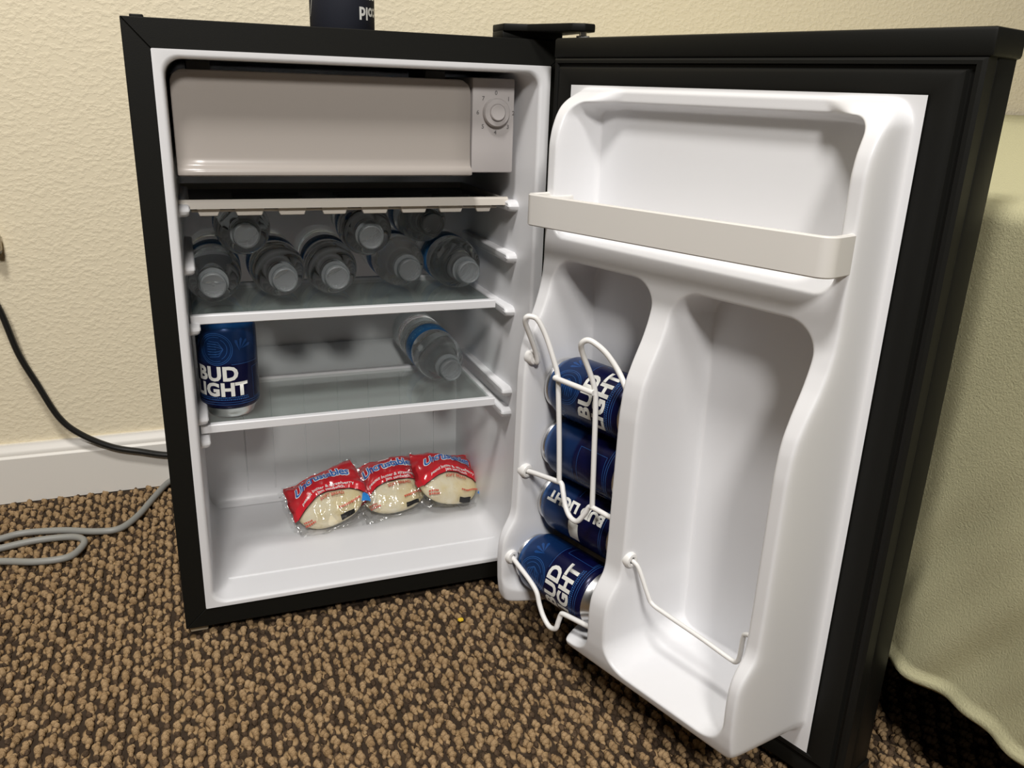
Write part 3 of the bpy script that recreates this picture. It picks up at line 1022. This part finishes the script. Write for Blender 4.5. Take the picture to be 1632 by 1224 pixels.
def make_can(label):
    t = thing('beer_can', label, 'can', group='blue beer cans')
    body = [(0.0262, 0.0100), (0.0300, 0.0118), (0.0316, 0.0138), (CR, 0.0170), (CR, 0.1000), (CR - 0.0006, 0.1030), (0.0306, 0.1062), (0.0285, 0.1100), (0.0273, 0.1122), (0.0268, 0.1130)]
    bo = obj('body', MB().lathe(body, 64, cap=False), M_CAN, t, angle=50)
    base = [(0.0001, 0.0085), (0.012, 0.0078), (0.019, 0.0050), (0.0222, 0.0012), (0.0235, 0.0), (0.0248, 0.0010), (0.0262, 0.0050), (0.0282, 0.0090), (0.0302, 0.0119)]
    obj('base', MB().lathe(base, 48, cap=False), M_SILVER, t, angle=60)
    lid = [(0.0270, 0.1127), (0.0276, 0.1140), (0.0278, 0.1160), (0.0272, 0.1175), (0.0262, 0.1172), (0.0256, 0.1150), (0.0250, 0.1110), (0.0236, 0.1108), (0.0230, 0.1125), (0.0001, 0.1128)]
    li = obj('lid', MB().lathe(lid, 48, cap=False), M_SILVER, t, angle=50)
    tabm = MB().loft([rrect(-0.006, 0.006, -0.004, 0.016, 0.005, z=0.1132), rrect(-0.006, 0.006, -0.004, 0.016, 0.005, z=0.1144)], cap0=True, cap1=True)
    obj('pull_tab', tabm, M_SILVER, li)

    def fn(u, v, r=CR + 0.00012):
        if v > 0.1000:
            r = np.interp(v, [0.1, 0.103, 0.1062, 0.11], [CR, CR - 0.0006, 0.0306, 0.0285]) + 0.00012
        a = u / CR
        return (r * math.sin(a), -r * math.cos(a), v)

    def fn2(u, v):
        return fn(u, v, CR + 0.00005)

    # front: two-line logo, leaning block capitals
    sh = [shift(text_flat('BUD', 0.0222, 0.00095, 0.0, space=1.05, xs=1.05), -0.0015, 0.0465),
          shift(text_flat('LIGHT', 0.0208, 0.00095, 0.0, space=1.05, xs=1.06), 0.0, 0.0285)]
    wrap_print('logo_lettering', sh, fn, M_LETTER, bo)
    # crest above the logo: double ring, chevrons and fans
    sh = [ring2(0, 0.0825, 0.0182, 0.0006, 48), ring2(0, 0.0825, 0.0164, 0.0005, 48), ring2(0, 0.0825, 0.0125, 0.0005, 40, -60, 60), ring2(0, 0.0825, 0.0140, 0.0004, 40, 70, 290)]
    for dv in (0, 0.0028, 0.0056):
        sh.append(stroke([(-0.007, 0.0915 - dv), (0.0035, 0.0905 - dv), (0.0085, 0.0825), (0.0035, 0.0745 + dv), (-0.007, 0.0735 + dv)], 0.0006))
    for k in range(5):
        sh.append(stroke([(-0.009, 0.0765 + 0.003 * k), (0.001, 0.0765 + 0.003 * k)], 0.0007))
    sh.append(stroke([(-0.052, 0.0628), (-0.02, 0.0628)], 0.0005))
    sh.append(stroke([(0.016, 0.0645), (0.052, 0.0645)], 0.0005))
    sh.append(stroke([(-0.0512 * 2, 0.0205), (0.0512 * 2, 0.0205)], 0.0005))
    sh.append(stroke([(-0.0512 * 2, 0.0180), (0.0512 * 2, 0.0180)], 0.0005))
    # panel outline on the back, with rounded corners
    sh.append(stroke([(0.041, 0.058), (0.078, 0.060), (0.078, 0.024), (0.041, 0.022)], 0.0005, True))
    for r_ in (0.0262, 0.0238):       # two lines of small capitals, too small to read
        x = -0.033
        while x < 0.033:
            w = random.uniform(0.0008, 0.0018)
            sh.append(rect2(x, x + w, r_ - 0.0008, r_ + 0.0006))
            x += w + 0.0008
    wrap_print('crest_lines', sh, fn, M_CANLINE, bo)
    # brighter leaf shapes either side of the crest
    fan = []
    for cx, sg in ((0.028, 1), (-0.028, -1)):
        for k in range(4):
            a = math.radians(20 + 34 * k)
            p = [(cx + sg * 0.002 * math.cos(a + 1.4), 0.080 + 0.002 * math.sin(a + 1.4)), (cx + sg * 0.0105 * math.cos(a - 0.16), 0.082 + 0.0105 * math.sin(a - 0.16)),
                 (cx + sg * 0.0125 * math.cos(a), 0.082 + 0.0125 * math.sin(a)), (cx + sg * 0.0105 * math.cos(a + 0.16), 0.082 + 0.0105 * math.sin(a + 0.16))]
            fan.append((p, [(0, 1, 2, 3)]))
    wrap_print('crest_leaves', fan, fn2, M_CANTINT, bo)
    # along the side: the name again, reading up the can, a pale block below it and fine print
    side = [shift(text_flat('BUD LIGHT', 0.0150, 0.0008, space=1.0, xs=1.04), -0.0590, 0.0600, PI / 2), rect2(-0.1010, -0.0790, 0.0500, 0.0640)]
    wrap_print('side_lettering', side, fn, M_LETTER, bo)
    note_children(t)
    return t


can0 = make_can('upright blue beer can standing on the lower glass shelf inside the fridge')
vd = Vector((0.070, 0.087, 0)) - Vector((CP.x, CP.y, 0))
can0.location = (0.070, 0.0875, 0.2385)
can0.rotation_euler = (0, 0, math.atan2(vd.y, vd.x) - PI / 2 - math.radians(22))


def door_can(s, n, z, spin, yaw, label, tilt=0.0):
    """can lying along the door: its base towards the free edge"""
    c = dup(can0, label)
    # local z -> -x of the door; then spun about its own axis
    base = Matrix(((0, 0, -1, 0), (0, 1, 0, 0), (1, 0, 0, 0), (0, 0, 0, 1)))
    c.matrix_world = MD @ Matrix.Translation(D(s, n, z)) @ Matrix.Rotation(yaw, 4, 'Z') @ Matrix.Rotation(tilt, 4, 'Y') @ base @ Matrix.Rotation(spin, 4, 'Z')
    return c


door_can(0.1545, 0.0235, 0.3100, math.radians(22), 0.0, 'topmost blue beer can lying in the wire rack of the fridge door')
door_can(0.1540, 0.0235, 0.2435, math.radians(-98), 0.0, 'second blue beer can from the top in the door rack, outlined blank panel facing out')
door_can(0.1530, 0.0235, 0.1770, math.radians(146), 0.0, 'third blue beer can from the top in the door rack, pale block on its side')
door_can(0.1500, 0.0510, 0.1105, math.radians(10), 0.0, 'lowest blue beer can at the mouth of the door chute, silver base showing')

# ------------------------------------------------------------------ water bottles
BRD = 0.0310


def make_bottle(label):
    t = thing('water_bottle', label, 'bottle', group='water bottles in the fridge')
    prof = [(0.0001, 0.0050), (0.012, 0.0040), (0.022, 0.0006), (0.0262, 0.0), (0.0295, 0.0030), (BRD, 0.0090)]
    z = 0.012
    while z < 0.080:
        prof += [(BRD, z), (BRD - 0.0011, z + 0.0035), (BRD, z + 0.007)]
        z += 0.0098
    prof += [(BRD, 0.0865), (BRD - 0.0006, 0.088), (BRD - 0.0006, 0.117), (BRD, 0.119), (BRD, 0.132), (0.0305, 0.142), (0.0290, 0.152), (0.0264, 0.161), (0.0225, 0.1690), (0.0178, 0.1755),
             (0.0136, 0.1805), (0.0122, 0.1840), (0.0121, 0.196), (0.0001, 0.1965)]
    b = obj('bottle_body', MB().lathe(prof, 56, cap=False), M_WATER, t, angle=60)
    obj('neck_ring', MB().lathe([(0.0122, 0.1818), (0.0160, 0.1823), (0.0163, 0.1832), (0.0160, 0.1842), (0.0122, 0.1848)], 32, cap=False), M_CAP, t)
    cap = [(0.0124, 0.1856), (0.0137, 0.1858), (0.0137, 0.1885), (0.0133, 0.1892)]
    cp = MB()
    cp.lathe(cap + [(0.0137, 0.1900), (0.0135, 0.1988), (0.0130, 0.2003), (0.0118, 0.2008), (0.0112, 0.2003), (0.0106, 0.2000), (0.0001, 0.2000)], 48, cap=False)
    c = obj('cap', cp, M_CAP, t, angle=35)
    rib = MB()
    for k in range(48):
        a = k * 2 * PI / 48
        rib.add([(0.01375 * math.cos(a + da), 0.01375 * math.sin(a + da), zz) for zz in (0.1905, 0.1985) for da in (-0.03, 0.03)] +
                [(0.01415 * math.cos(a), 0.01415 * math.sin(a), zz) for zz in (0.1905, 0.1985)], [(0, 4, 5, 2), (4, 1, 3, 5), (2, 5, 3), (0, 1, 4)])
    obj('cap_ribs', rib, M_CAP, c, smooth=False)
    lab = MB().lathe([(BRD - 0.0003, 0.0885), (BRD + 0.0001, 0.0895), (BRD + 0.0001, 0.1155), (BRD - 0.0003, 0.1165)], 64, cap=False)
    l = obj('label', lab, M_LABEL, t)
    sh = []
    x = -0.095
    while x < 0.095:          # pale squiggles of print round the label
        sh.append(ring2(x, 0.1060, 0.0024, 0.0010, 10, random.uniform(0, 90), random.uniform(230, 360)))
        if random.random() > 0.4:
            sh.append(rect2(x + 0.0026, x + 0.0036, 0.1030, 0.1095))
        sh.append(rect2(x - 0.002, x + 0.003, 0.0975, 0.0987))
        x += 0.0066
    wrap_print('label_print', sh, lambda u, v: ((BRD + 0.0003) * math.sin(u / BRD), -(BRD + 0.0003) * math.cos(u / BRD), v), M_LABELT, l)
    note_children(t)
    return t


def place_bottle(b, x, z, yfront, yaw=0.0, spin=0.0):
    """lying down, cap towards the front; (x, z) and yfront are the middle of the cap face"""
    R = Matrix.Rotation(yaw, 4, 'Z') @ Matrix.Rotation(PI / 2, 4, 'X') @ Matrix.Rotation(spin, 4, 'Z')
    b.matrix_world = Matrix.Translation((x, yfront, z)) @ R @ Matrix.Translation((0, 0, -0.2008))


ZS = 0.3625 + 0.0018
ZB1 = 0.3625 - 0.0010 + BRD + 0.0002
bottle0 = make_bottle('water bottle lying at the left end of the bottom row on the upper shelf')
place_bottle(bottle0, 0.0605, ZB1, 0.0520, -0.03, 0.5)
rows = [(0.1363, ZB1, 0.0640, 0.03, 1.2, 'second water bottle from the left in the bottom row on the upper shelf'),
        (0.1935, ZB1, 0.0640, -0.03, 2.6, 'middle water bottle of the bottom row on the upper shelf'),
        (0.2835, ZB1, 0.0880, 0.00, 0.9, 'second water bottle from the right in the bottom row on the upper shelf'),
        (0.3490, ZB1, 0.0640, 0.00, 4.1, 'water bottle at the right end of the bottom row on the upper shelf'),
        (0.0985, ZB1 + 0.0490, 0.0680, 0.0, 3.0, 'left one of the three water bottles stacked on top of the bottom row'),
        (0.2310, ZB1 + 0.0460, 0.0560, -0.08, 5.0, 'middle one of the three water bottles stacked on top of the bottom row'),
        (0.3180, ZB1 + 0.0500, 0.1120, 0.0, 0.2, 'right one of the three water bottles stacked on top of the bottom row'),
        (0.3310, 0.2385 - 0.0010 + BRD + 0.0002, 0.0720, 0.0, 0.35, 'lone water bottle with a blue label lying on the lower glass shelf')]
for x, z, y, yaw, spin, lab in rows:
    place_bottle(dup(bottle0, lab), x, z, y, yaw, spin)


# ------------------------------------------------------------------ wrapped sandwiches
def make_sandwich(label, seed, loc, yaw, tilt, roll, has_badge):
    t = thing('wrapped_sandwich', label, 'sandwich', group='wrapped sandwiches on the fridge floor')
    HX, HY, T = 0.0525, 0.0450, 0.0165
    r = np.random.default_rng(seed)
    ph = r.uniform(0, 6.28, 8)

    def base(u, v, side):
        """u, v in [-1, 1]"""
        a = np.clip(1 - np.abs(u / 0.93) ** 3.2, 0, 1)
        b = np.clip(1 - np.abs(v / 0.90) ** 3.0, 0, 1)
        th = T * np.sqrt(a * b)
        flat = np.clip(1 - a * b * 1.2, 0, 1)
        wr = 0.0017 * np.sin(9 * u + 5 * v + ph[0]) * np.sin(6 * v + ph[1]) + 0.0008 * np.sin(21 * u - 9 * v + ph[2]) + 0.0018 * flat * np.sin(15 * v + 3 * u + ph[3])
        px = HX * u * (1 - 0.05 * v * v) + 0.0008 * np.sin(11 * v + ph[4])
        py = HY * v * (1 - 0.06 * u * u) + 0.0012 * np.sin(7 * u + ph[5])
        pz = (th + wr * 0.8) * (1.0 if side > 0 else -0.75) + (1 - side) * 0 + 0.003 * flat * np.sin(3 * u + ph[6])
        return px, py, pz

    nu, nv = 57, 49
    uu, vv = np.meshgrid(np.linspace(-1, 1, nu), np.linspace(-1, 1, nv), indexing='ij')
    V, F = [], []
    for side in (1, -1):
        x, y, z = base(uu, vv, side)
        V.append(np.stack([x, y, z], -1).reshape(-1, 3))
    i = np.arange(nu - 1)[:, None] * nv + np.arange(nv - 1)[None, :]
    q = np.stack([i, i + nv, i + nv + 1, i + 1], -1).reshape(-1, 4)
    me = bpy.data.meshes.new('wrapper')
    raw_mesh(me, np.concatenate(V), np.concatenate([q, q[:, ::-1] + nu * nv]))
    finish(me, M_FILM, True, 180)
    w = bpy.data.objects.new('wrapper', me)
    COL.objects.link(w)
    w.parent = t
    # the bread inside: a crimped round
    bl = []
    for k in range(15):
        f = k / 14
        a = -PI / 2 + PI * f
        rr = abs(math.cos(a)) ** 0.55
        zz = math.sin(a)
        bl.append([(0.0465 * rr * math.copysign(abs(math.cos(c)) ** 0.85, math.cos(c)), 0.0385 * rr * math.copysign(abs(math.sin(c)) ** 0.85, math.sin(c)),
                    zz * T * (0.80 if zz > 0 else 0.55)) for c in [j * 2 * PI / 40 for j in range(40)]])
    obj('bread', MB().loft(bl, cap0=True, cap1=True), M_BREAD, t, angle=80)

    def sf(off):
        def fn(u, v):
            x, y, z = base(np.float64(u / HX), np.float64(v / HY), 1)
            return (float(x), float(y), float(z) + off)
        return fn

    def arc(x):      # lower border of the red print, bowed
        return 0.0035 - 9.0 * x * x

    xs = np.linspace(-0.0505, 0.0505, 30)
    red = ([(x, y) for x in xs for y in (arc(x) + 0.0125, 0.0430)], [(2 * k, 2 * k + 2, 2 * k + 3, 2 * k + 1) for k in range(29)])
    xb = np.linspace(-0.0455, 0.0505, 30)
    band = ([(x, y) for x in xb for y in (arc(x) - 0.0005, arc(x) + 0.0135)], [(2 * k, 2 * k + 2, 2 * k + 3, 2 * k + 1) for k in range(29)])
    edge = stroke([(x, arc(x) - 0.0009) for x in xb], 0.0009)
    left = rect2(-0.0505, -0.0440, -0.0150, 0.0200)
    wrap_print('red_print', [red, left], sf(0.0004), M_RED, w, step=0.003, stepv=0.003)
    wrap_print('red_band', [band], sf(0.0007), M_RED2, w, step=0.003, stepv=0.003)
    wrap_print('band_edge', [edge], sf(0.0008), M_BLKPRT, w, step=0.004)

    def bent(s, bow=-7.0):
        return ([(x, y + bow * x * x) for x, y in s[0]], s[1])

    word = bent(shift(text_flat('Uncrustables', 0.0168, 0.0013, 0.15, space=0.92, xs=0.95), 0.0, 0.0245))
    word2 = bent(shift(text_flat('Uncrustables', 0.0168, 0.00035, 0.15, space=0.92, xs=0.95), 0.0, 0.0245))
    wrap_print('wordmark', [word], sf(0.0013), M_WWHITE, w, step=0.003, stepv=0.003)
    wrap_print('wordmark_fill', [word2], sf(0.0018), M_WBLUE, w, step=0.003, stepv=0.003)
    l1 = bent(shift(text_flat('peanut butter & strawberry', 0.0064, 0.0001, xs=1.0), 0.002, 0.0096), -9.0)
    l2 = bent(shift(text_flat('jam sandwich', 0.0064, 0.0001), 0.008, 0.0042), -9.0)
    wrap_print('flavour_lettering', [l1, l2], sf(0.0014), M_WWHITE, w, step=0.004, stepv=0.003)
    l3 = bent(shift(text_flat('SOFT BREAD', 0.0056, 0.00015), 0.006, -0.0050), -9.0)
    small = []
    for (x0, y0, n_) in ((-0.042, -0.026, 5), (-0.042, -0.030, 6), (0.008, -0.0255, 12)):
        x = x0
        for k in range(n_):
            w_ = random.uniform(0.0012, 0.0024)
            small.append(rect2(x, x + w_, y0, y0 + 0.0026))
            x += w_ + 0.0007
    wrap_print('bread_lettering', [l3], sf(0.0008), M_REDTXT, w, step=0.004, stepv=0.003)
    wrap_print('fine_print', small, sf(0.0008), M_REDTXT, w, step=0.004, stepv=0.003)['kind'] = 'stuff'
    wrap_print('date_stamp', [rect2(0.006, 0.026, -0.0385, -0.0335)], sf(0.0008), M_BLKPRT, w, step=0.004)
    wrap_print('corner_flash', [([(0.0440, -0.0200), (0.0500, -0.0160), (0.0500, -0.0330), (0.0380, -0.0300)], [(0, 1, 2, 3)])], sf(0.0008), M_CYAN, w, step=0.003, stepv=0.003)
    if has_badge:
        wrap_print('badge', [rect2(-0.008, 0.008, 0.0375, 0.0425)], sf(0.0009), M_WWHITE, w, step=0.004, stepv=0.003)
    # crimped seals at both ends
    for e_ in (-1, 1):
        cr = MB()
        lp = []
        for k in range(25):
            v = -0.95 + 1.9 * k / 24
            x, y, z = base(np.float64(e_ * 0.985), np.float64(v), 1)
            zz = 0.0010 * (1 if k % 2 else -1)
            lp.append([(float(x) - e_ * 0.002, float(y), zz), (float(x) + e_ * 0.003, float(y), zz + 0.001 * math.sin(v * 5)), (float(x) + e_ * 0.0065, float(y) * 1.02, zz * 1.4 + 0.0025 * math.sin(v * 4 + seed))])
        obj('crimped_seal', cr.loft(lp, closed=False), M_FILM if e_ > 0 else M_FILM, t, smooth=False)
    t.matrix_world = Matrix.Translation(loc) @ Matrix.Rotation(yaw, 4, 'Z') @ Matrix.Rotation(roll, 4, 'Y') @ Matrix.Rotation(tilt, 4, 'X')
    return t


make_sandwich('left wrapped sandwich of the three on the fridge floor, leaning over to the right', 1, (0.1850, 0.153, 0.0735), math.radians(3), math.radians(34), math.radians(-18), False)
make_sandwich('middle wrapped sandwich of the three on the fridge floor, with a white badge', 2, (0.2740, 0.163, 0.0750), math.radians(7), math.radians(37), math.radians(-5), True)
make_sandwich('right wrapped sandwich of the three on the fridge floor, propped over the middle one', 3, (0.3490, 0.153, 0.0800), math.radians(13), math.radians(36), math.radians(13), False)

# ------------------------------------------------------------------ drink sleeve on top of the fridge
slv = thing('drink_sleeve', 'dark navy drink sleeve with upside-down white lettering on the fridge top', 'can sleeve', (0.2370, 0.235, H))
SR = 0.0385
obj('sleeve_body', MB().lathe([(0.0001, 0.0), (SR - 0.002, 0.0), (SR, 0.002), (SR, 0.108), (SR - 0.0015, 0.110), (SR - 0.004, 0.109), (SR - 0.0045, 0.100), (0.0001, 0.098)], 56, cap=False), M_NAVY, slv, angle=50)
a0 = math.atan2(0.237 - CP.x, 0.235 - CP.y)


def slfn(u, v):
    a = u / SR - a0
    return ((SR + 0.0002) * math.sin(a), -(SR + 0.0002) * math.cos(a), v)


w1 = shift(text_flat('cold', 0.0190, 0.0006, align='RIGHT'), -0.0265, -0.0350)
w2 = shift(text_flat('brew', 0.0190, 0.0006, align='RIGHT'), -0.0265, -0.0530)
flip = [([(-x, -y) for x, y in s[0]], s[1]) for s in (w1, w2)]
flip = [([(x - 0.0060, y) for x, y in s[0]], s[1]) for s in flip]
wrap_print('sleeve_lettering', flip, slfn, M_LETTER, slv)
sw = [stroke([(-0.0500 + 0.0016 * k * 0.9, 0.024 + 0.003 * k + 0.0002 * k * k) for k in range(9)], 0.0010)]
wrap_print('sleeve_stitching', sw, slfn, M_LETTER, slv)

# ------------------------------------------------------------------ cords, outlet, crumb
pc = [(-0.2420, 0.4150, 0.3720), (-0.2340, 0.4130, 0.3500), (-0.2110, 0.4130, 0.2950), (-0.1970, 0.4150, 0.2290), (-0.1800, 0.4165, 0.1810), (-0.1590, 0.4170, 0.1275), (-0.1335, 0.4175, 0.0975),
      (-0.0940, 0.4180, 0.0725), (-0.0560, 0.4180, 0.0605), (-0.0240, 0.4185, 0.0510), (0.02, 0.4190, 0.0440), (0.06, 0.4210, 0.0400)]
tag(obj('power_cord', MB().tube(spline(pc, 10), 0.0055, 12, sq=0.8), M_CORDB, angle=80), 'black power cord hanging in front of the wall left of the fridge', 'cord')
gcz = 0.0062
gc = [(0.03, 0.432, gcz), (-0.0060, 0.4240, gcz), (-0.0228, 0.4120, gcz), (-0.0420, 0.3650, gcz), (-0.0620, 0.3120, gcz), (-0.0847, 0.2790, gcz), (-0.1150, 0.2800, gcz), (-0.1571, 0.2960, gcz), (-0.2042, 0.3030, gcz),
      (-0.2328, 0.2940, gcz), (-0.2650, 0.2760, gcz), (-0.2700, 0.2580, gcz), (-0.2400, 0.2640, gcz), (-0.1900, 0.2760, gcz), (-0.1471, 0.2740, gcz), (-0.1290, 0.2620, gcz), (-0.1275, 0.2430, gcz), (-0.1420, 0.2180, gcz),
      (-0.1780, 0.2170, gcz), (-0.2235, 0.2320, gcz), (-0.3000, 0.2500, gcz)]
tag(obj('extension_cord', MB().tube(spline(gc, 10), 0.0046, 12), M_CORDG, angle=80), 'grey cord lying in a loop on the carpet beside the baseboard', 'cord')
ol = thing('wall_outlet', 'beige wall outlet with a plug at the left edge of the picture', 'outlet', (-0.2700, WALL_Y, 0.381))
obj('cover_plate', MB().box(-0.035, 0.0345, -0.005, 0.0, -0.0570, 0.057), M_PLATE, ol, bevel=0.0015)
for z in (-0.034, 0.006):
    obj('socket', MB().lathe([(0.0165, 0), (0.0165, 0.0020), (0.0155, 0.0026), (0.0001, 0.0026)], 24).xf(Matrix.Translation((0, -0.005, z + 0.014)) @ Matrix.Rotation(PI / 2, 4, 'X')), M_PLATE, ol)
obj('plug', MB().box(-0.012, 0.0720, -0.0230, -0.0070, -0.0110, 0.0120), M_PLATE, ol, bevel=0.002)
obj('plug_tip', MB().box(0.0640, 0.0712, -0.0240, -0.0080, -0.0135, -0.0100), M_CORDB, ol)

cm = bmesh.new()
bmesh.ops.create_icosphere(cm, subdivisions=2, radius=0.0032)
for v in cm.verts:
    v.co *= 1 + random.uniform(-0.25, 0.25)
    v.co.z *= 0.7
me = bpy.data.meshes.new('crumb')
cm.to_mesh(me)
cm.free()
finish(me, M_CRUMB, True, 60)
cr = bpy.data.objects.new('crumb', me)
COL.objects.link(cr)
cr.location = (0.3035, -0.0640, 0.0035)
tag(cr, 'small yellow crumb on the carpet in front of the fridge', 'crumb')

# ------------------------------------------------------------------ bed with a fleece blanket
bed = thing('bed', 'bed with a black frame under the pale green blanket', 'bed', (1.15, -0.35, 0))
obj('mattress', MB().box(-0.50, 0.75, -0.95, 0.775, 0.30, 0.525), M_TICK, bed, bevel=0.03, seg=4)
obj('bed_base', MB().box(-0.47, 0.75, -0.93, 0.770, 0.235, 0.30), M_BEDB, bed, bevel=0.004)
for x in (-0.44, 0.68):
    for y in (-0.88, 0.70):
        obj('leg', MB().box(x, x + 0.045, y, y + 0.045, -0.001, 0.24), M_BEDB, bed, bevel=0.003)


def blanket():
    ys = np.arange(-1.22, 0.432, 0.006)
    R, XS, ZTOP, ZH = 0.016, 0.620, 0.5330, 0.1250
    prof = [(x, ZTOP + 0.050 * float(sstep(XS - 0.02, XS + 0.26, x))) for x in np.concatenate([np.linspace(1.85, 0.95, 10), np.linspace(0.93, XS + R + 0.004, 34)])]
    for k in range(13):
        a = PI / 2 + k / 12 * PI / 2
        prof.append((XS + R + R * math.cos(a), ZTOP - R + R * math.sin(a)))
    for z in np.arange(ZTOP - R - 0.006, ZH, -0.006):
        prof.append((XS, z))
    prof = np.array(prof)
    Y, K = np.meshgrid(ys, np.arange(len(prof)), indexing='ij')
    X = prof[K, 0].copy()
    Zz = prof[K, 1].copy()
    onside = sstep(0.52, 0.30, Zz) * (X < 0.7)
    lowr = sstep(0.42, 0.13, Zz)
    d = Y + 0.55 * Zz
    fold = 0.0045 * np.sin(d * 62 + 0.8 * np.sin(Y * 9)) + 0.003 * np.sin(d * 117 + Zz * 14) + 0.0015 * np.sin(Y * 41 - Zz * 22)
    X = X + lowr * fold + onside * 0.003 * np.sin(Y * 5 + Zz * 4 + 1)
    Zz = Zz + (1 - onside) * 0.0025 * np.sin(Y * 17) * np.sin(X * 13) + 0.0025 * np.sin(Y * 34) * sstep(0.2, 0.125, Zz)
    # hem rolled under
    hem = []
    for k, (dx, dz) in enumerate(((-0.004, -0.003), (-0.005, -0.008), (-0.001, -0.012), (0.005, -0.012), (0.009, -0.007), (0.010, 0.004), (0.009, 0.02))):
        hem.append((X[:, -1] + dx, Zz[:, -1] + dz))
    X = np.concatenate([X] + [h[0][:, None] for h in hem], 1)
    Zz = np.concatenate([Zz] + [h[1][:, None] for h in hem], 1)
    Yy = np.broadcast_to(ys[:, None], X.shape)
    V = np.stack([X, Yy, Zz], -1).reshape(-1, 3)
    o = grid_obj('blanket', V, X.shape[0], X.shape[1], M_FLEECE, None, angle=180)
    tag(o, 'pale green fleece blanket hanging over the side of the bed', 'blanket')


blanket()
